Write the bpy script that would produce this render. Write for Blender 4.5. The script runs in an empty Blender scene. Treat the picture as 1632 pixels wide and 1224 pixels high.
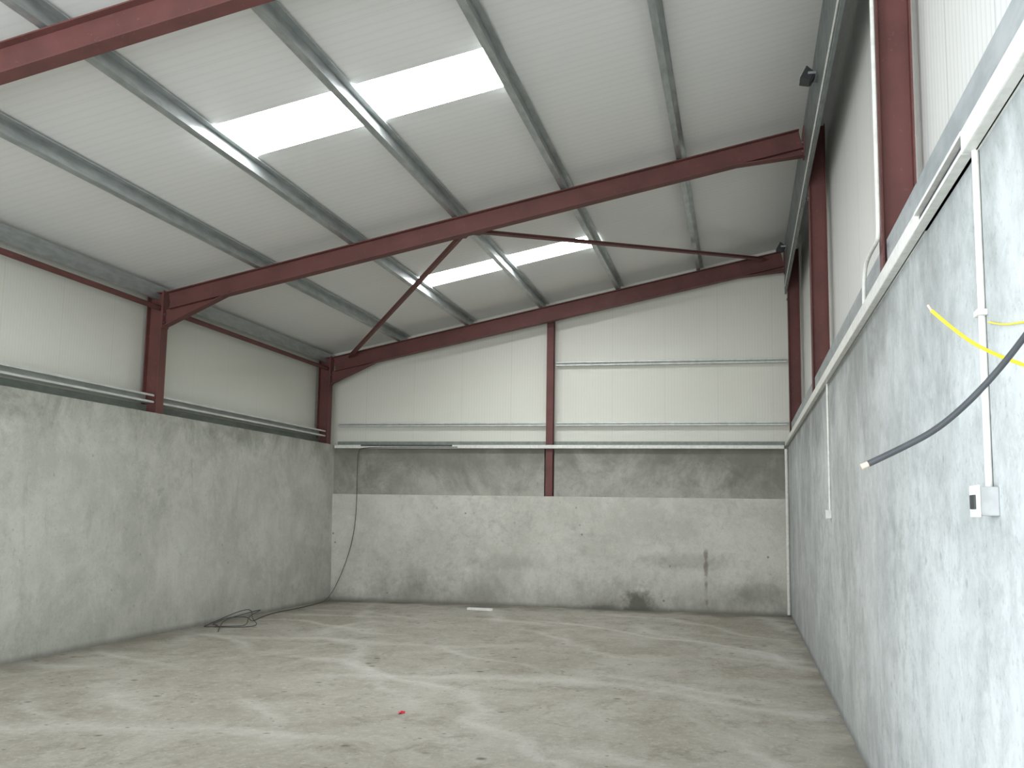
import bpy, bmesh, math, random
from mathutils import Vector, Matrix
random.seed(4)
SC=bpy.context.scene
COL=SC.collection
# ---------------------------------------------------------------- dimensions
XL,XR,H,ZC,ZLD=-7.416,0.778,1.602,2.835,1.925
ZEL,SL=4.55,0.2083
def rz(x): return ZEL+SL*(x-XL)
ANG=math.atan(SL)
UPN=Vector((-math.sin(ANG),0,math.cos(ANG)))
SLD=Vector((math.cos(ANG),0,math.sin(ANG)))
YF,YB=-1.5,18.0
XCL,XCR,YCB=-7.69,1.05,18.27      # cladding planes
FR=[6.12,12.08,17.78]              # portal frames
# ---------------------------------------------------------------- node helpers
class NT:
    def __init__(s,name):
        s.m=bpy.data.materials.new(name);s.m.use_nodes=True;s.t=s.m.node_tree
        s.b=s.t.nodes['Principled BSDF'];s.geo=s.n('ShaderNodeNewGeometry')
        s.pos=s.geo.outputs['Position'];sp=s.n('ShaderNodeSeparateXYZ');s.l(s.pos,sp.inputs[0])
        s.x,s.y,s.z=sp.outputs
    def n(s,k): return s.t.nodes.new(k)
    def l(s,a,b): s.t.links.new(a,b)
    def mth(s,op,a,b=None,c=None,clamp=False):
        n=s.n('ShaderNodeMath');n.operation=op;n.use_clamp=clamp
        for i,v in enumerate((a,b,c)):
            if v is None: continue
            if isinstance(v,(int,float)): n.inputs[i].default_value=v
            else: s.l(v,n.inputs[i])
        return n.outputs[0]
    def noise(s,sc,det=4,rough=.55,stretch=(1,1,1),dist=0,off=(0,0,0)):
        mp=s.n('ShaderNodeMapping');s.l(s.pos,mp.inputs['Vector'])
        mp.inputs['Scale'].default_value=stretch;mp.inputs['Location'].default_value=off
        n=s.n('ShaderNodeTexNoise');s.l(mp.outputs[0],n.inputs['Vector'])
        n.inputs['Scale'].default_value=sc;n.inputs['Detail'].default_value=det
        n.inputs['Roughness'].default_value=rough;n.inputs['Distortion'].default_value=dist
        return n.outputs['Fac']
    def rng(s,v,a,b,c=0,d=1,smooth=True):
        n=s.n('ShaderNodeMapRange');n.clamp=True
        if smooth:n.interpolation_type='SMOOTHSTEP'
        s.l(v,n.inputs['Value'])
        for i,k in zip((a,b,c,d),('From Min','From Max','To Min','To Max')): n.inputs[k].default_value=i
        return n.outputs[0]
    def mix(s,f,a,b,bt='MIX'):
        n=s.n('ShaderNodeMix');n.data_type='RGBA';n.blend_type=bt
        if isinstance(f,(int,float)): n.inputs[0].default_value=f
        else: s.l(f,n.inputs[0])
        for i,v in ((6,a),(7,b)):
            if isinstance(v,tuple): n.inputs[i].default_value=v+(1,) if len(v)==3 else v
            else: s.l(v,n.inputs[i])
        return n.outputs[2]
    def bump(s,h,st=.3,d=.01):
        n=s.n('ShaderNodeBump');n.inputs['Strength'].default_value=st;n.inputs['Distance'].default_value=d
        s.l(h,n.inputs['Height']);s.l(n.outputs[0],s.b.inputs['Normal'])
    def fin(s,col,rough=.8,metal=0,spec=.3):
        if isinstance(col,tuple): s.b.inputs['Base Color'].default_value=col+(1,)
        else: s.l(col,s.b.inputs['Base Color'])
        if isinstance(rough,(int,float)): s.b.inputs['Roughness'].default_value=rough
        else: s.l(rough,s.b.inputs['Roughness'])
        s.b.inputs['Metallic'].default_value=metal
        s.b.inputs['Specular IOR Level'].default_value=spec
        return s.m

def concrete(name,light,dark,stain,streak=.3,bottom=.5,top=.0,topz=(2.3,2.8),rust=False,off=(0,0,0),spots=.4,patches=(),blot=.5,fine=.35,bs=4.2,white=.28):
    t=NT(name)
    a=t.noise(.9,10,.72,(1,1,1.1),.4,off)
    c=t.mix(t.rng(a,.36,.64),dark,light)
    b=t.noise(bs,10,.76,(1,1,1.2),.3,off)
    bm_=t.mth('MULTIPLY',t.rng(b,.44,.70),t.rng(t.noise(.5,4,.6,(1,1,1),0,(off[0]+9,4,1)),.38,.62,.35*blot,blot*1.25))
    c=t.mix(bm_,c,tuple(k*.68 for k in dark))
    s=t.noise(4.2,8,.75,(1,1,.22),.5,off)
    c=t.mix(t.mth('MULTIPLY',t.rng(s,.53,.72),t.mth('MULTIPLY',t.rng(t.noise(.6,3,.5,(1,1,1),0,(1,off[1]+5,1)),.4,.6,.2,1.3),streak)),c,stain)
    w=t.noise(8,8,.78,(1,1,.8),.4,off)
    c=t.mix(t.mth('MULTIPLY',t.rng(w,.50,.70),white),c,tuple(min(1,v*1.2) for v in light))
    g=t.noise(30,4,.75)
    c=t.mix(t.mth('MULTIPLY',t.rng(g,.55,.70),fine),c,stain)
    v=t.n('ShaderNodeTexVoronoi');t.l(t.pos,v.inputs['Vector']);v.inputs['Scale'].default_value=5
    sp=t.mth('MULTIPLY',t.rng(v.outputs['Distance'],.03,.14,1,0),t.rng(t.noise(1.7,3),.5,.6))
    c=t.mix(t.mth('MULTIPLY',sp,spots),c,tuple(k*.7 for k in stain))
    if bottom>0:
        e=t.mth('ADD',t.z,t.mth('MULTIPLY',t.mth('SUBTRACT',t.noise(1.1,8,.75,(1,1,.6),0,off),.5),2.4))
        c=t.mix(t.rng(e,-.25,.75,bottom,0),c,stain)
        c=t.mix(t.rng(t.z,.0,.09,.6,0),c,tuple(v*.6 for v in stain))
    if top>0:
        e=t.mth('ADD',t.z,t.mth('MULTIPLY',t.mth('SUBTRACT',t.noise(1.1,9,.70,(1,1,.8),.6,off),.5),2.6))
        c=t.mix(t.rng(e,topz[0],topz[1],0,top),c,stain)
    for (px,pz,rx,rz_,k) in patches:
        dx=t.mth('DIVIDE',t.mth('ADD',t.x,-px),rx);dz=t.mth('DIVIDE',t.mth('ADD',t.z,-pz),rz_)
        d=t.mth('SQRT',t.mth('ADD',t.mth('MULTIPLY',dx,dx),t.mth('MULTIPLY',dz,dz)))
        d=t.mth('ADD',d,t.mth('MULTIPLY',t.mth('SUBTRACT',t.noise(5,8,.75,(1,1,1),0,(px,0,pz)),.5),2.0))
        c=t.mix(t.rng(d,.4,1.2,k,0),c,tuple(q*.55 for q in stain))
    if rust:
        d=t.mth('ABSOLUTE',t.mth('ADD',t.x,.60))
        d=t.mth('ADD',d,t.mth('MULTIPLY',t.mth('SUBTRACT',t.noise(6,4),.5),.12))
        m=t.mth('MULTIPLY',t.rng(d,.005,.05,1,0),t.rng(t.z,1.0,1.1,1,0))
        m=t.mth('MULTIPLY',m,t.rng(t.noise(4,4,.6,(1,1,1),0,(9,9,9)),.42,.58,.1,1))
        c=t.mix(t.mth('MULTIPLY',m,.6),c,(.13,.09,.07))
    t.bump(t.mth('ADD',b,t.mth('MULTIPLY',g,.4)),.3,.02)
    return t.fin(c,.9,0,.2)

M={}
M['conL']=concrete('concrete_left',(.55,.555,.50),(.43,.435,.385),(.20,.205,.17),.25,.35,.8,(2.3,3.2),off=(3,1,0),blot=.45)
M['conB']=concrete('concrete_back',(.60,.595,.535),(.48,.475,.42),(.19,.187,.155),.2,.65,0,rust=True,off=(5,0,2),spots=.8,
   patches=((-1.75,.05,.30,.30,.85),(-2.35,.0,.30,.12,.6),(-4.2,.75,.8,.15,.2),(-1.0,.85,1.0,.15,.25),(.2,.35,.5,.2,.3)),blot=.5,bs=5.0)
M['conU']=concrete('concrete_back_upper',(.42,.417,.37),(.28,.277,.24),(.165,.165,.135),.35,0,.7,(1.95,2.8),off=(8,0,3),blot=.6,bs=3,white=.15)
M['conR']=concrete('concrete_right',(.55,.57,.56),(.39,.405,.395),(.19,.20,.185),.35,.35,.75,(2.1,3.1),off=(1,7,0),blot=.55,fine=.35,bs=5)
def floor_mat():
    t=NT('floor_concrete')
    a=t.noise(.6,10,.75,(1,.6,1),.6)
    c=t.mix(t.rng(a,.34,.66),(.33,.305,.25),(.45,.43,.375))
    b=t.noise(2.6,10,.8,(1,.7,1),.4)
    c=t.mix(t.mth('MULTIPLY',t.rng(b,.48,.66),.6),c,(.225,.205,.16))
    # broad pale sweep marks
    for k,(cx,cy,per,ph,am) in enumerate(((-11.0,-1.0,1.35,.0,.5),(5.5,19.0,2.1,.4,.42),(-4.0,-9.0,2.2,.1,.42))):
        dx=t.mth('ADD',t.x,-cx);dy=t.mth('MULTIPLY',t.mth('ADD',t.y,-cy),.8)
        r=t.mth('SQRT',t.mth('ADD',t.mth('MULTIPLY',dx,dx),t.mth('MULTIPLY',dy,dy)))
        r=t.mth('ADD',r,t.mth('MULTIPLY',t.noise(.28,3,.5,(1,1,1),0,(k*5,2,0)),2.4))
        fr=t.mth('FRACT',t.mth('ADD',t.mth('DIVIDE',r,per),ph))
        d=t.mth('ABSOLUTE',t.mth('SUBTRACT',fr,.5))
        d=t.mth('ADD',d,t.mth('MULTIPLY',t.mth('SUBTRACT',t.noise(10,8,.85,(1,.8,1),0,(k*3,1,0)),.47),.26))
        m=t.mth('MULTIPLY',t.rng(d,-.02,.11,1,0),t.rng(t.noise(.35,2,.5,(1,.7,1),0,(k*7,9,0)),.38,.58))
        c=t.mix(t.mth('MULTIPLY',m,am),c,(.66,.65,.61))
    w=t.noise(14,10,.85,(1,.8,1),.2,(2,2,0))
    c=t.mix(t.mth('MULTIPLY',t.rng(w,.50,.64),.42),c,(.63,.62,.58))
    g=t.noise(22,8,.85,(1,.8,1),.2,(7,2,0))
    c=t.mix(t.mth('MULTIPLY',t.rng(g,.53,.68),.5),c,(.17,.155,.12))
    for sc,th,am in ((3.0,.15,.75),(7.5,.16,.7)):
        v=t.n('ShaderNodeTexVoronoi');t.l(t.pos,v.inputs['Vector']);v.inputs['Scale'].default_value=sc
        spot=t.mth('MULTIPLY',t.rng(v.outputs['Distance'],.05,th,1,0),t.rng(t.noise(1.3,2,.5,(1,1,1),0,(sc,0,0)),.46,.55))
        c=t.mix(t.mth('MULTIPLY',spot,am),c,(.10,.09,.07))
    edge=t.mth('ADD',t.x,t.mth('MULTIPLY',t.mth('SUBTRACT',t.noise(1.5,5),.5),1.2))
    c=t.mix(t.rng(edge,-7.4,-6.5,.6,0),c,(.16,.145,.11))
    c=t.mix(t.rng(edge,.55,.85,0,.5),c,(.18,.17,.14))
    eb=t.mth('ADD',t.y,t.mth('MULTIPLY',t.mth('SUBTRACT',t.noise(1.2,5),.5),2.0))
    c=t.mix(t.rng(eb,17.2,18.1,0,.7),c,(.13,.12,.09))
    t.bump(t.mth('ADD',b,w),.55,.035)
    return t.fin(c,.88,0,.15)
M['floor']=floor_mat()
def clad(name,axis,col,ribs=18.0,joint=1.0,jw=.012,amt=.12,js=.3):
    t=NT(name);v={'x':t.x,'y':t.y}[axis]
    fr=t.mth('FRACT',t.mth('MULTIPLY',t.mth('ADD',v,50.13),1/joint))
    j=t.rng(t.mth('ABSOLUTE',t.mth('SUBTRACT',fr,.5)),jw*.4,jw,1,0)
    sn=t.mth('SINE',t.mth('MULTIPLY',v,ribs*6.2832))
    rb=t.rng(sn,.3,1,0,amt)
    c=t.mix(rb,col,tuple(k*.6 for k in col))
    c=t.mix(t.mth('MULTIPLY',j,js),c,tuple(k*.45 for k in col))
    c=t.mix(t.rng(t.noise(.6,4),.4,.7,0,.15),c,tuple(k*.8 for k in col))
    t.bump(t.mth('SUBTRACT',t.mth('MULTIPLY',sn,.25),t.mth('MULTIPLY',j,js*2)),.25,.003)
    return t.fin(c,.5,0,.3)
M['cladL']=clad('cladding_left','y',(.69,.695,.62),20,1.0,.006,.08,.2)
M['cladR']=clad('cladding_right','y',(.74,.745,.71),12,1.0,.012,.25,.4)
M['cladB']=clad('cladding_back','x',(.71,.71,.63),20,.93,.007,.08,.2)
M['roof']=clad('roof_panel','y',(.77,.77,.75),8,1.0,.010,.09,.12)
def red():
    t=NT('red_oxide_paint')
    c=t.mix(t.rng(t.noise(3,5),.35,.7),(.150,.060,.054),(.118,.050,.045))
    c=t.mix(t.rng(t.noise(25,4),.62,.72,0,.3),c,(.22,.14,.13))
    return t.fin(c,.6,0,.25)
M['red']=red()
def galv(name,a,b,metal=.55,rough=.38):
    t=NT(name)
    c=t.mix(t.rng(t.noise(14,3,.6,(1,.25,1)),.3,.7),a,b)
    return t.fin(c,t.rng(t.noise(6,3),.3,.7,rough-.05,rough+.08),metal,.5)
M['galv']=galv('galvanised_steel',(.36,.39,.385),(.49,.52,.515),.6,.33)
M['galvL']=galv('light_galvanised_steel',(.52,.54,.51),(.64,.66,.62),.25,.45)
M['galvM']=galv('mid_galvanised_steel',(.24,.265,.265),(.33,.355,.355),.3,.45)
M['galvD']=galv('dark_galvanised_steel',(.15,.175,.17),(.21,.235,.23),.4,.42)
M['flash']=galv('green_grey_flashing',(.20,.23,.20),(.26,.29,.25),.1,.6)
def plain(name,col,rough=.5,metal=0,nz=.15,sc=20):
    t=NT(name)
    c=t.mix(t.rng(t.noise(sc,3),.35,.7),col,tuple(k*(1-nz) for k in col))
    return t.fin(c,rough,metal,.4)
M['pvc']=plain('white_pvc',(.74,.74,.69),.4)
M['black']=plain('black_rubber',(.04,.042,.045),.5)
M['greyc']=plain('dark_grey_cable_sheath',(.055,.06,.065),.35)
M['yellow']=plain('yellow_cable_sheath',(.85,.68,.03),.4)
M['copper']=plain('bare_copper',(.80,.58,.40),.4,.2)
M['switch']=plain('grey_switch_plastic',(.42,.43,.43),.4)
M['white']=plain('white_plastic',(.80,.80,.78),.4)
M['glass']=plain('lamp_glass',(.55,.57,.60),.12,.2)
M['redp']=plain('red_scrap_plastic',(.62,.03,.05),.4)
M['bolt']=plain('bolt_steel',(.22,.16,.16),.4,.5)
def sky_mat():
    t=NT('translucent_rooflight')
    sn=t.mth('SINE',t.mth('MULTIPLY',t.y,5*6.2832))
    e=t.rng(sn,-1,1,23,26)
    t.fin((.9,.92,.93),.4)
    t.b.inputs['Emission Color'].default_value=(.96,.98,1,1)
    t.l(e,t.b.inputs['Emission Strength'])
    return t.m
M['sky']=sky_mat()
# ---------------------------------------------------------------- mesh helpers
def mk(name,verts,faces,mat,parent=None,bev=0,smooth=False):
    me=bpy.data.meshes.new(name);bm=bmesh.new()
    vs=[bm.verts.new(v) for v in verts]
    for f in faces:
        try: bm.faces.new([vs[i] for i in f])
        except ValueError: pass
    bmesh.ops.recalc_face_normals(bm,faces=bm.faces)
    if bev: bmesh.ops.bevel(bm,geom=list(bm.edges),offset=bev,segments=2,affect='EDGES',profile=.6)
    if smooth:
        for f in bm.faces:f.smooth=True
    bm.to_mesh(me);bm.free()
    o=bpy.data.objects.new(name,me);COL.objects.link(o);me.materials.append(mat)
    if parent: o.parent=parent
    return o
BF=[(0,1,2,3),(4,5,6,7),(0,1,5,4),(1,2,6,5),(2,3,7,6),(3,0,4,7)]
def box(name,x0,x1,y0,y1,z0,z1,mat,parent=None,bev=0):
    v=[(x0,y0,z0),(x1,y0,z0),(x1,y1,z0),(x0,y1,z0),(x0,y0,z1),(x1,y0,z1),(x1,y1,z1),(x0,y1,z1)]
    return mk(name,v,BF,mat,parent,bev)
def ext(name,prof,A,B,side,up,mat,parent=None,bev=0):
    A,B,side,up=map(Vector,(A,B,side,up));n=len(prof)
    v=[A+side*a+up*b for a,b in prof]+[B+side*a+up*b for a,b in prof]
    f=[tuple(range(n)),tuple(range(n,2*n))]+[(i,(i+1)%n,(i+1)%n+n,i+n) for i in range(n)]
    return mk(name,v,f,mat,parent,bev)
def isec(h,b,tf=.011,tw=.008):
    H2,B2,w=h/2,b/2,tw/2
    return [(-B2,-H2),(B2,-H2),(B2,-H2+tf),(w,-H2+tf),(w,H2-tf),(B2,H2-tf),(B2,H2),(-B2,H2),(-B2,H2-tf),(-w,H2-tf),(-w,-H2+tf),(-B2,-H2+tf)]
def zsec(h,f=.065,lip=.018,t=.005):
    a=h/2
    return [(-f,-a),(t/2,-a),(t/2,a-t),(f-t,a-t),(f-t,a-lip),(f,a-lip),(f,a),(-t/2,a),(-t/2,-a+t),(-f+t,-a+t),(-f+t,-a+lip),(-f,-a+lip)]
def csec(h,f=.07,lip=.02,t=.005):
    a=h/2
    return [(0,-a),(f,-a),(f,-a+lip),(f-t,-a+lip),(f-t,-a+t),(t,-a+t),(t,a-t),(f-t,a-t),(f-t,a-lip),(f,a-lip),(f,a),(0,a)]
def lsec(a=.08,t=.008): return [(0,0),(a,0),(a,t),(t,t),(t,a),(0,a)]
def empty(name,loc,label,cat,group=None):
    o=bpy.data.objects.new(name,None);o.empty_display_size=.1;o.location=loc;COL.objects.link(o)
    return tag(o,label,cat,group)
def tag(o,label,cat,group=None):
    o['label']=label;o['category']=cat
    if group:o['group']=group
    return o
def adopt(par,*obs):
    for o in obs:
        o.parent=par;o.matrix_parent_inverse=Matrix.Translation(-par.location)
def struct(o): o['kind']='structure';return o
def tube(name,pts,r,mat,parent=None,smooth=True,res=8):
    cu=bpy.data.curves.new(name+'_curve','CURVE');cu.dimensions='3D';cu.bevel_depth=r;cu.bevel_resolution=3;cu.use_fill_caps=True
    if smooth:
        sp=cu.splines.new('NURBS');sp.points.add(len(pts)-1);sp.order_u=3;sp.use_endpoint_u=True;sp.resolution_u=res
    else:
        sp=cu.splines.new('POLY');sp.points.add(len(pts)-1)
    for p,q in zip(sp.points,pts):p.co=(*q,1)
    tmp=bpy.data.objects.new('tmp',cu);COL.objects.link(tmp)
    dg=bpy.context.evaluated_depsgraph_get();me=bpy.data.meshes.new_from_object(tmp.evaluated_get(dg))
    bpy.data.objects.remove(tmp);bpy.data.curves.remove(cu)
    me.name=name
    for p in me.polygons:p.use_smooth=True
    me.materials.clear();me.materials.append(mat)
    o=bpy.data.objects.new(name,me);COL.objects.link(o)
    if parent:o.parent=parent
    return o
def join_boxes(name,lst,mat,parent=None):
    v=[];f=[]
    for (x0,x1,y0,y1,z0,z1) in lst:
        k=len(v);v+=[(x0,y0,z0),(x1,y0,z0),(x1,y1,z0),(x0,y1,z0),(x0,y0,z1),(x1,y0,z1),(x1,y1,z1),(x0,y1,z1)]
        f+=[tuple(i+k for i in q) for q in BF]
    return mk(name,v,f,mat,parent)
# ---------------------------------------------------------------- shell
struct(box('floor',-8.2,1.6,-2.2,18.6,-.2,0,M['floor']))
def wall(name,x0,x1,y0,y1,z0,z1,mat): return struct(box(name,x0,x1,y0,y1,z0,z1,mat))
wl=wall('wall_left',-7.72,XL,4.4,18.36,0,ZC,M['conL'])      # unseen opening added for the side fill light, before y=4.4
for v in wl.data.vertices:
    if v.co.x>-7.6 and v.co.z<.1: v.co.x+=.06
wall('wall_right',XR,1.12,YF,18.36,0,ZC,M['conR'])
wall('wall_back',-7.416,XR,YB,18.36,0,ZLD,M['conB'])
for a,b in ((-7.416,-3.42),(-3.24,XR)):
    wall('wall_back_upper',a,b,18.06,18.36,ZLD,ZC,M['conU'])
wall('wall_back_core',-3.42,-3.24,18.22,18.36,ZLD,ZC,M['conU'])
struct(mk('wall_left_cladding',[(XCL,YF,ZC),(XCL,YCB,ZC),(XCL,YCB,rz(XCL)+.07),(XCL,YF,rz(XCL)+.07)],[(0,1,2,3)],M['cladL']))
struct(mk('wall_right_cladding',[(XCR,YF,ZC),(XCR,YCB,ZC),(XCR,YCB,rz(XCR)+.07),(XCR,YF,rz(XCR)+.07)],[(0,1,2,3)],M['cladR']))
struct(mk('wall_back_cladding',[(XCL,YCB,ZC),(XCR,YCB,ZC),(XCR,YCB,rz(XCR)+.07),(XCL,YCB,rz(XCL)+.07)],[(0,1,2,3)],M['cladB']))
# front gable with the open doorway behind the camera
dx0,dx1,dz=-7.0,.3,4.3
struct(mk('wall_front',[(XCL,YF,0),(dx0,YF,0),(dx0,YF,dz),(dx1,YF,dz),(dx1,YF,0),(XCR,YF,0),(XCR,YF,rz(XCR)+.07),(dx1,YF,rz(dx1)+.07),(dx0,YF,rz(dx0)+.07),(XCL,YF,rz(XCL)+.07)],
   [(0,1,2,8,9),(2,3,7,8),(3,4,5,6,7)],M['cladB']))
# roof sheet with openings for the rooflights
SKY=[(-4.98,-2.12,8.42,9.27),(-4.80,-2.06,14.72,15.38)]
xs=[XCL-.1,SKY[0][0],SKY[1][0],SKY[0][1],SKY[1][1],XCR+.1];ys=[YF,SKY[0][2],SKY[0][3],SKY[1][2],SKY[1][3],18.4]
v=[(x,y,rz(x)+.07) for x in xs for y in ys];f=[]
for i in range(5):
    for j in range(5):
        cx,cy=(xs[i]+xs[i+1])/2,(ys[j]+ys[j+1])/2
        if any(a<cx<b and c<cy<d for a,b,c,d in SKY):continue
        f.append((i*6+j,(i+1)*6+j,(i+1)*6+j+1,i*6+j+1))
struct(mk('ceiling',v,f,M['roof']))
for n,(a,b,c,d) in enumerate(SKY):
    N=30;vv=[];ff=[]
    for k in range(N+1):
        y=c+(d-c)*k/N;dz_=.018 if (k%6) in(2,3,4) else 0
        vv+=[(a,y,rz(a)+.072+dz_),(b,y,rz(b)+.072+dz_)]
    ff=[(2*k,2*k+1,2*k+3,2*k+2) for k in range(N)]
    struct(mk('window_%d'%(n+1),vv,ff,M['sky']))
# ---------------------------------------------------------------- portal frames
def bolts(pts,axis,parent,r=.014,l=.016):
    for p in pts:
        me=bpy.data.meshes.new('bolt');bm=bmesh.new()
        bmesh.ops.create_cone(bm,cap_ends=True,segments=6,radius1=r,radius2=r,depth=l)
        if axis=='x':bmesh.ops.rotate(bm,verts=bm.verts,matrix=Matrix.Rotation(math.pi/2,3,'Y'))
        if axis=='y':bmesh.ops.rotate(bm,verts=bm.verts,matrix=Matrix.Rotation(math.pi/2,3,'X'))
        bmesh.ops.translate(bm,verts=bm.verts,vec=p);bm.to_mesh(me);bm.free()
        me.materials.append(M['bolt']);o=bpy.data.objects.new('bolt',me);COL.objects.link(o);adopt(parent,o)
CX0,CX1=.805,1.0
for y in FR:
    # left column
    e=empty('steel_column',(XL-.1,y,ZC),'dark red steel column standing on the mottled concrete wall','column','portal frame columns')
    top=rz(XL)-.12
    s=ext('shaft',isec(.22,.165),(XL-.11,y,ZC+.012),(XL-.11,y,top),(0,1,0),(1,0,0),M['red'])
    bp=box('base_plate',XL-.24,XL-.002,y-.10,y+.10,ZC,ZC+.012,M['red'])
    cp=box('cap_plate',XL-.23,XL,y-.09,y+.09,top,top+.012,M['red'])
    adopt(e,s,bp,cp)
    # right column
    e=empty('steel_column',((CX0+CX1)/2,y,ZC),'dark red steel column rising from the concrete wall beside conduit','column','portal frame columns')
    s=ext('shaft',isec(CX1-CX0,.135),((CX0+CX1)/2,y,ZC+.012),((CX0+CX1)/2,y,rz(.95)-.12),(0,1,0),(1,0,0),M['red'])
    bp=box('base_plate',CX0-.015,CX1+.01,y-.09,y+.09,ZC,ZC+.012,M['red'])
    adopt(e,s,bp)
    bolts([(CX0-.006,y+sy,z) for sy in(-.045,.045) for z in(5.30,)],'x',e)
    # rafter
    hR=.235 if y<17 else .27;off=-.11-hR/2
    xa,xb=XL+.014,.756
    e=empty('steel_rafter',(-3.3,y,rz(-3.3)-.2),'long dark red steel roof rafter with haunched ends','rafter','portal frame rafters')
    A=Vector((xa,y,rz(xa)))+UPN*off;B=Vector((xb-.07,y,rz(xb-.07)))+UPN*off
    r=ext('beam',isec(hR,.15),A,B,(0,1,0),UPN,M['red']);adopt(e,r)
    for xs_,dr in ((xa,1),(xb,-1)):
        L=.95;d=.23
        P=Vector((xs_,0,rz(xs_)))+UPN*(off-hR/2);P.x=xs_
        Q=P+SLD*dr*L
        lo=P+Vector((0,0,-d if dr==1 else -.10))
        web=mk('haunch_web',[(p.x,y+sy,p.z) for sy in(-.004,.004) for p in (P,Q,lo)],[(0,1,2),(3,4,5),(0,1,4,3),(1,2,5,4),(2,0,3,5)],M['red'])
        fl=mk('haunch_flange',[(p.x,y+sy,p.z+dz2) for dz2 in(0,.012) for sy in(-.067,.067) for p in(Q,lo)],[(0,1,3,2),(4,5,7,6),(0,1,5,4),(2,3,7,6),(0,2,6,4),(1,3,7,5)],M['red'])
        pl=box('end_plate',min(xs_,xs_-dr*.014),max(xs_,xs_-dr*.014),y-.08,y+.08,lo.z-.02,P.z+hR*1.05,M['red'])
        adopt(e,web,fl,pl)
        bolts([(xs_+dr*.008,y+sy,lo.z+.05+k*.11) for sy in(-.045,.045) for k in range(2)],'x',e)
# gable middle post
e=empty('gable_post',(-3.33,18.11,ZLD),'slim dark red steel post on the concrete ledge','column')
zt=rz(-3.33)-.14
s=ext('shaft',isec(.13,.125,.010),(-3.33,18.09,ZLD+.01),(-3.33,18.09,zt),(1,0,0),(0,1,0),M['red'])
b_=box('base_plate',-3.40,-3.26,18.02,18.19,ZLD,ZLD+.01,M['red']);adopt(e,s,b_)
# bracing
def brace(A,B,lab,w=.065):
    A,B=Vector(A),Vector(B);d=(B-A).normalized();side=d.cross(UPN).normalized()
    e=empty('roof_brace',A,lab,'brace','roof bracing')
    s=ext('bar',lsec(w),A,B,side,UPN,M['red'])
    g=[]
    for P,k in((A,1),(B,-1)):
        g.append(ext('gusset_plate',[(-.03,-.008),(.09,-.008),(.09,-.001),(-.03,-.001)],P-d*k*.01,P+d*k*.2,side,UPN,M['red']))
    adopt(e,s,*g)
brace((-3.30,FR[1]+.09,rz(-3.30)-.31),(.42,17.68,rz(.42)-.22),'straight dark red angle brace running between two roof rafters')
brace((-3.36,FR[1]+.09,rz(-3.36)-.29),(-7.03,17.68,rz(-7.03)-.20),'straight dark red angle brace running between two roof rafters',.055)
# ---------------------------------------------------------------- purlins
for x in (-6.09,-4.81,-3.447,-2.074,-.669):
    o=ext('roof_purlin',zsec(.14),Vector((x,YF,rz(x)))-UPN*.02,Vector((x,18.2,rz(x)))-UPN*.02,SLD,UPN,M['galv'])
    tag(o,'galvanised steel roof purlin under white roof panels','purlin','roof purlins')
o=ext('eaves_purlin',csec(.18,.06),(-7.50,YF,4.445),(-7.50,18.2,4.445),(-1,0,0),(0,0,1),M['galv'])
tag(o,'galvanised steel eaves purlin along the top of the cladding','purlin')
# right side eaves: deep dark channel
e=empty('eaves_beam',(.82,8,5.5),'deep dark grey steel eaves channel above the cladding','beam')
s=box('web',.770,.78,YF,18.0,5.45,6.22,M['galvD'])
s2=box('bottom_flange',.770,.802,YF,18.0,5.435,5.45,M['galvD'])
s3=box('top_flange',.770,.802,YF,18.0,6.22,6.235,M['galvD'])
adopt(e,s,s2,s3)
# strut tube at left eaves
segs=[(YF,FR[0]),(FR[0],FR[1]),(FR[1],FR[2])]
for a,b in segs:
    o=tube('eaves_strut',[(XL-.07,a+.006,4.235),(XL-.07,b-.006,4.235)],.035,M['red'],smooth=False)
    tag(o,'dark red tubular steel strut between columns','strut','eaves struts')
    a+=.09;b-=.09
    o=ext('wall_rail',csec(.11,.13,.025),(XL-.16,a,3.02),(XL-.16,b,3.02),(1,0,0),(0,0,1),M['galvL'])
    tag(o,'pale galvanised rail above the concrete wall','rail','wall rails')
    o=ext('wall_rail',csec(.20,.15,.03),(.825,a,3.085),(.825,b,3.085),(1,0,0),(0,0,1),M['galvM'])
    tag(o,'broad grey galvanised rail above the concrete wall','rail','wall rails')
for a,b in ((-7.40,-3.42),(-3.24,.79)):
    o=ext('wall_rail',csec(.06,.10,.02),(a,18.26,3.22),(b,18.26,3.22),(0,-1,0),(0,0,1),M['galvL'])
    tag(o,'pale galvanised rail across the gable cladding','rail','gable rails')
o=ext('wall_rail',csec(.07,.12,.02),(-3.24,18.26,4.31),(.79,18.26,4.31),(0,-1,0),(0,0,1),M['galvL'])
tag(o,'pale galvanised rail between gable post and corner column','rail','gable rails')
struct(box('trim_1',XCL+.005,XL-.19,YF,18.0,ZC,2.95,M['flash']))
struct(box('trim_2',-7.41,.77,18.20,18.262,ZC,2.91,M['flash']))
struct(box('trim_3',.86,.88,YF,FR[0]-.1,ZC,2.98,M['flash']))
struct(box('trim_4',.86,.88,FR[0]+.1,FR[1]-.1,ZC,2.98,M['flash']))
struct(box('trim_5',.86,.88,FR[1]+.1,FR[2]-.1,ZC,2.98,M['flash']))
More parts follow.
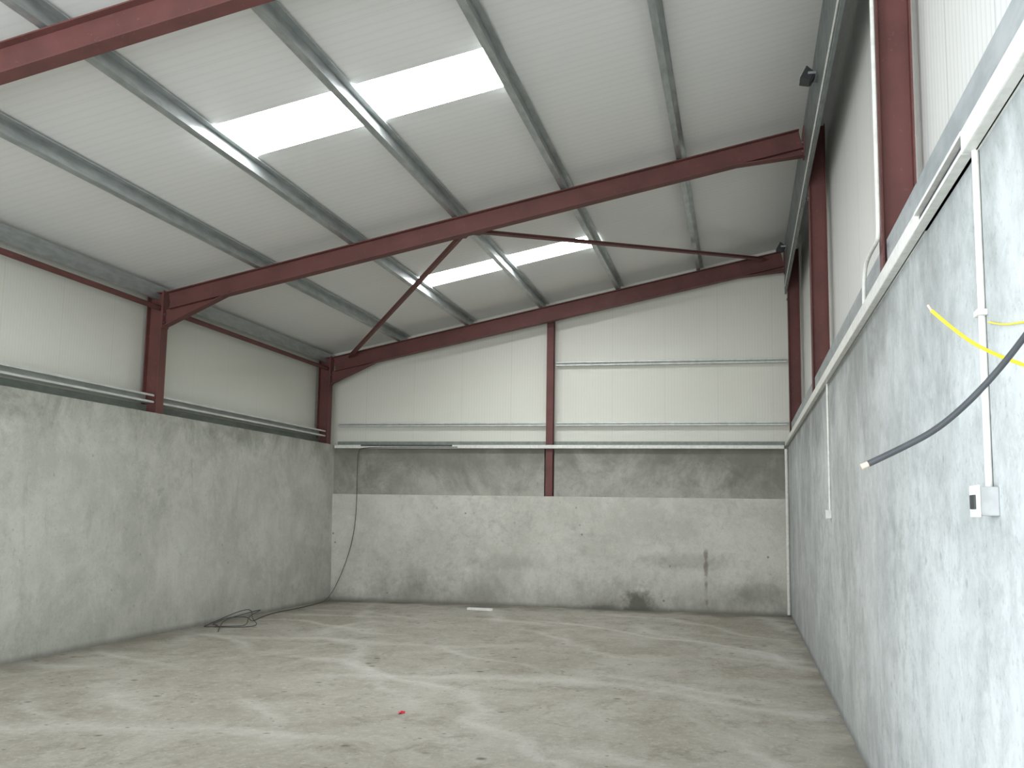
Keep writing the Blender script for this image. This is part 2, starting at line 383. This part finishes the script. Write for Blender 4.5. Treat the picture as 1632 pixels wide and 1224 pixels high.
# ---------------------------------------------------------------- trunking & conduits
e=empty('cable_trunking',(XR-.025,8,2.88),'long white square cable trunking with an open section','trunking')
za,zb=2.815,2.895
p1=box('trunk_body',XR-.012,XR,YF,17.99,za,2.834,M['pvc'])
p2=box('trunk_cover',XR-.05,XR-.001,4.5,17.95,za,zb,M['pvc'],bev=.006)
p3=box('trunk_cover',XR-.05,XR-.001,YF,3.55,za,zb,M['pvc'],bev=.006)
p4=join_boxes('open_channel',[(XR-.05,XR-.001,3.55,4.5,za,za+.015),(XR-.05,XR-.001,3.55,4.5,zb-.015,zb),(XR-.006,XR,3.55,4.5,za,zb)],M['pvc'])
p5=box('dark_infill',XR-.03,XR-.006,3.55,4.5,za+.02,zb-.02,M['black'])  # black strip fills the uncovered section so it shows dark
adopt(e,p1,p2,p3,p4,p5)
def conduit(pts,lab,r=.012,clips=()):
    e=empty('cable_conduit',pts[0],lab,'conduit');adopt(e,tube('pipe',pts,r,M['pvc'],smooth=len(pts)>2,res=12))
    for c in clips: adopt(e,box('clip',c[0]-.012,c[0]+.02,c[1]-.03,c[1]+.03,c[2]-.01,c[2]+.01,M['pvc'],bev=.003))
    return e
e=empty('cable_conduit',(-3,17.99,2.8),'white conduit running across the gable wall','conduit')
adopt(e,box('pipe',-7.38,XR-.06,17.962,18.012,2.768,2.832,M['pvc'],bev=.01))
for x in (-6.5,-5.1,-3.9,-2.5,-1.2,.1): adopt(e,box('clip',x-.012,x+.012,17.99,18.06,2.785,2.835,M['pvc']))
conduit([(XR-.012,3.52,2.82),(XR-.012,3.52,1.71)],'white vertical conduit running down to a wall switch',.0115,[(XR-.020,3.52,2.27)])
conduit([(XR-.010,9.62,2.82),(XR-.010,9.62,1.68)],'thin white vertical conduit on the concrete wall',.010)
conduit([(XR-.03,17.95,2.765),(XR-.03,17.95,.02)],'white vertical pipe in the wall corner',.028)
yc=FR[0]-.14
conduit([(XR-.03,6.5,2.895),(XR-.03,6.5,3.05),(XR-.02,6.45,3.15),(.765,6.2,3.17),(.77,yc+.05,3.17),(.775,yc,3.2),(.775,yc,3.5),(.775,yc,5.43)],'thin white bent conduit climbing the red column',.012)
conduit([(.760,YF,5.49),(.760,17.6,5.49)],'thin white conduit along the dark eaves channel',.010)
# wall switch
e=empty('wall_switch',(XR,3.5,1.665),'pale grey surface mounted electrical switch box','switch')
a=box('back_box',XR-.055,XR,3.445,3.56,1.62,1.71,M['switch'],bev=.004)
b=box('face_plate',XR-.063,XR-.055,3.44,3.565,1.615,1.715,M['white'],bev=.003)
c=box('rocker',XR-.069,XR-.063,3.47,3.535,1.64,1.685,M['black'],bev=.002)
adopt(e,a,b,c)
e=empty('junction_box',(XR,9.62,1.65),'small white junction box below thin conduit','electrical box')
a=box('box_body',XR-.04,XR,9.58,9.66,1.61,1.68,M['pvc'],bev=.004);b=box('box_lid',XR-.046,XR-.04,9.575,9.665,1.605,1.685,M['white'],bev=.002);adopt(e,a,b)
# cables in the air at the wall
e=empty('loose_cable',(XR,2.62,2.15),'thick dark grey cable end sticking out from the wall','cable')
adopt(e,tube('sheath',[(XR+.003,2.6,2.165),(.70,2.61,2.095),(.62,2.6,1.985),(.54,2.6,1.893),(.46,2.6,1.820),(.38,2.6,1.775),(.298,2.6,1.735)],.008,M['greyc'],res=14),
 tube('bare_core',[(.300,2.6,1.736),(.282,2.6,1.728)],.0068,M['copper'],smooth=False))
e=empty('loose_cable',(XR,2.72,2.0),'thin yellow cable end sticking out from the wall','cable')
adopt(e,tube('sheath',[(XR+.003,2.72,1.945),(.69,2.7,1.978),(.61,2.7,2.012),(.54,2.7,2.055),(.47,2.7,2.125)],.0045,M['yellow'],res=14),
 tube('bare_core',[(.47,2.7,2.125),(.462,2.7,2.139)],.003,M['copper'],smooth=False))
o=tube('loose_cable',[(XR+.003,2.95,2.14),(.772,3.1,2.16),(.772,3.3,2.19),(.772,3.46,2.23)],.003,M['yellow']);tag(o,'short yellow cable lying against the wall','cable')
# ---------------------------------------------------------------- floodlights
def flood(x,y,z,lab):
    e=empty('floodlight',(x,y,z),lab,'floodlight','wall floodlights')
    w=.10;rot=Matrix.Rotation(math.radians(28),4,'Y')
    def T(o,l=True):
        o.data.transform(Matrix.Translation((x,y,z))@(rot if l else Matrix.Identity(4)));adopt(e,o)
    body=mk('housing',[(-.05,-w,-.07),(-.05,w,-.07),(.05,w*.8,-.05),(.05,-w*.8,-.05),(-.05,-w,.07),(-.05,w,.07),(.05,w*.8,.05),(.05,-w*.8,.05)],BF,M['black'],bev=.006);T(body)
    T(box('lens',-.056,-.05,-w*.85,w*.85,-.058,.058,M['glass']))
    T(join_boxes('bracket',[(0,.082,-w-.012,-w-.006,-.012,.012),(0,.082,w+.006,w+.012,-.012,.012),(.076,.084,-w-.012,w+.012,-.012,.012)],M['galv']),False)
    T(join_boxes('cooling_fin',[(.045,.062,-.06+k*.03-.003,-.06+k*.03+.003,-.045,.045) for k in range(5)],M['black']))
flood(.686,10.1,5.93,'small black floodlight bracketed to the dark eaves channel')
flood(.686,17.2,6.05,'small black floodlight near the gable rafter end')
# ---------------------------------------------------------------- cable on gable & floor
pts=[(-5.0,17.95,2.79),(-6.0,17.95,2.79),(-6.8,17.95,2.78),(-6.9,17.95,2.74),(-6.91,17.955,2.4),(-6.90,17.96,1.9),(-6.91,17.96,1.4),(-6.98,17.95,.95),(-7.12,17.92,.5),(-7.24,17.8,.15),(-7.26,17.5,.01),(-7.22,17.0,.01),(-7.15,16.2,.01),(-7.2,15.3,.01),(-7.05,14.5,.01)]
cx,cy=-7.0,13.55
for k in range(26):
    a=k*.55+1.2;r=.27*(1+.25*math.sin(k*.9)+.18*math.sin(k*2.3))
    px=cx+r*1.15*math.cos(a)+.05*math.sin(k*1.7);hz=.01+.20*max(0,math.sin(a+.4))*abs(math.sin(k*.37))+.004*(k//12)
    pts.append((max(-7.32,px),cy+r*1.5*math.sin(a),hz))
pts+=[(-6.9,13.0,.01),(-6.75,12.7,.01)]
o=tube('black_cable',pts,.0055,M['black'],res=4);tag(o,'black cable hanging down the gable wall, coiled on floor','cable')
o=tube('cable_sleeve',[(-6.85,17.948,2.82),(-5.1,17.948,2.82)],.010,M['black'],smooth=False);tag(o,'black sleeved cable tied along white conduit','cable')
# debris
e=empty('plastic_offcut',(-4.3,17.05,0),'white plastic trunking offcut lying on the floor','offcut')
a=ext('channel',[(-.04,0),(.04,0),(.04,.035),(.036,.035),(.036,.004),(-.036,.004),(-.036,.035),(-.04,.035)],(-4.52,17.08,0),(-4.08,17.02,0),(0,1,0),(0,0,1),M['white']);adopt(e,a)
vv=[];ff=[]
for k in range(9):
    a=k/9*6.283;vv.append((-2.69+.028*math.cos(a)*(1+.3*math.sin(3*a)),8.15+.04*math.sin(a),.002+.012*(k%2)))
vv.append((-2.69,8.15,.022));ff=[(k,(k+1)%9,9) for k in range(9)]
o=mk('red_scrap',vv,ff,M['redp']);tag(o,'small crumpled red plastic scrap on floor','litter')
# ---------------------------------------------------------------- light
w=bpy.data.worlds.new('World');SC.world=w;w.use_nodes=True
bg=w.node_tree.nodes['Background'];bg.inputs[0].default_value=(.85,.93,1,1);bg.inputs[1].default_value=1.5
def area(name,loc,rot,sx,sy,pw,col,spread=180):
    l=bpy.data.lights.new(name,'AREA');l.shape='RECTANGLE';l.size=sx;l.size_y=sy;l.energy=pw;l.color=col;l.spread=math.radians(spread)
    o=bpy.data.objects.new(name,l);o.location=loc;o.rotation_euler=rot;COL.objects.link(o);return o
area('doorway_daylight',(-3.35,YF+.05,2.1),(math.radians(90),0,0),7.2,4.1,670,(.93,.96,1))
area('added_side_fill',(-7.5,1.0,1.25),(math.radians(90),0,math.radians(-90)),3.4,2.2,125,(.72,.86,1),75)  # unseen fill lamp, added to brighten the near right wall
# ---------------------------------------------------------------- camera
f,ya,pi_,ro=1640.38,math.radians(12.5896),math.radians(7.2102),math.radians(.8959)
F=Vector((-math.sin(ya)*math.cos(pi_),math.cos(ya)*math.cos(pi_),math.sin(pi_)))
Rr=Vector((math.cos(ya),math.sin(ya),0));U=Rr.cross(F)
R2=Rr*math.cos(ro)+U*math.sin(ro)
U2=U*math.cos(ro)-Rr*math.sin(ro)
mat=Matrix((R2,U2,-F)).transposed().to_4x4();mat.translation=Vector((0,0,H))
cd=bpy.data.cameras.new('camera');cam=bpy.data.objects.new('camera',cd);COL.objects.link(cam)
cam.matrix_world=mat;cd.sensor_width=36;cd.lens=36*f/1632;cd.clip_start=.05
SC.camera=cam
SC.view_settings.view_transform='Standard';SC.view_settings.exposure=0
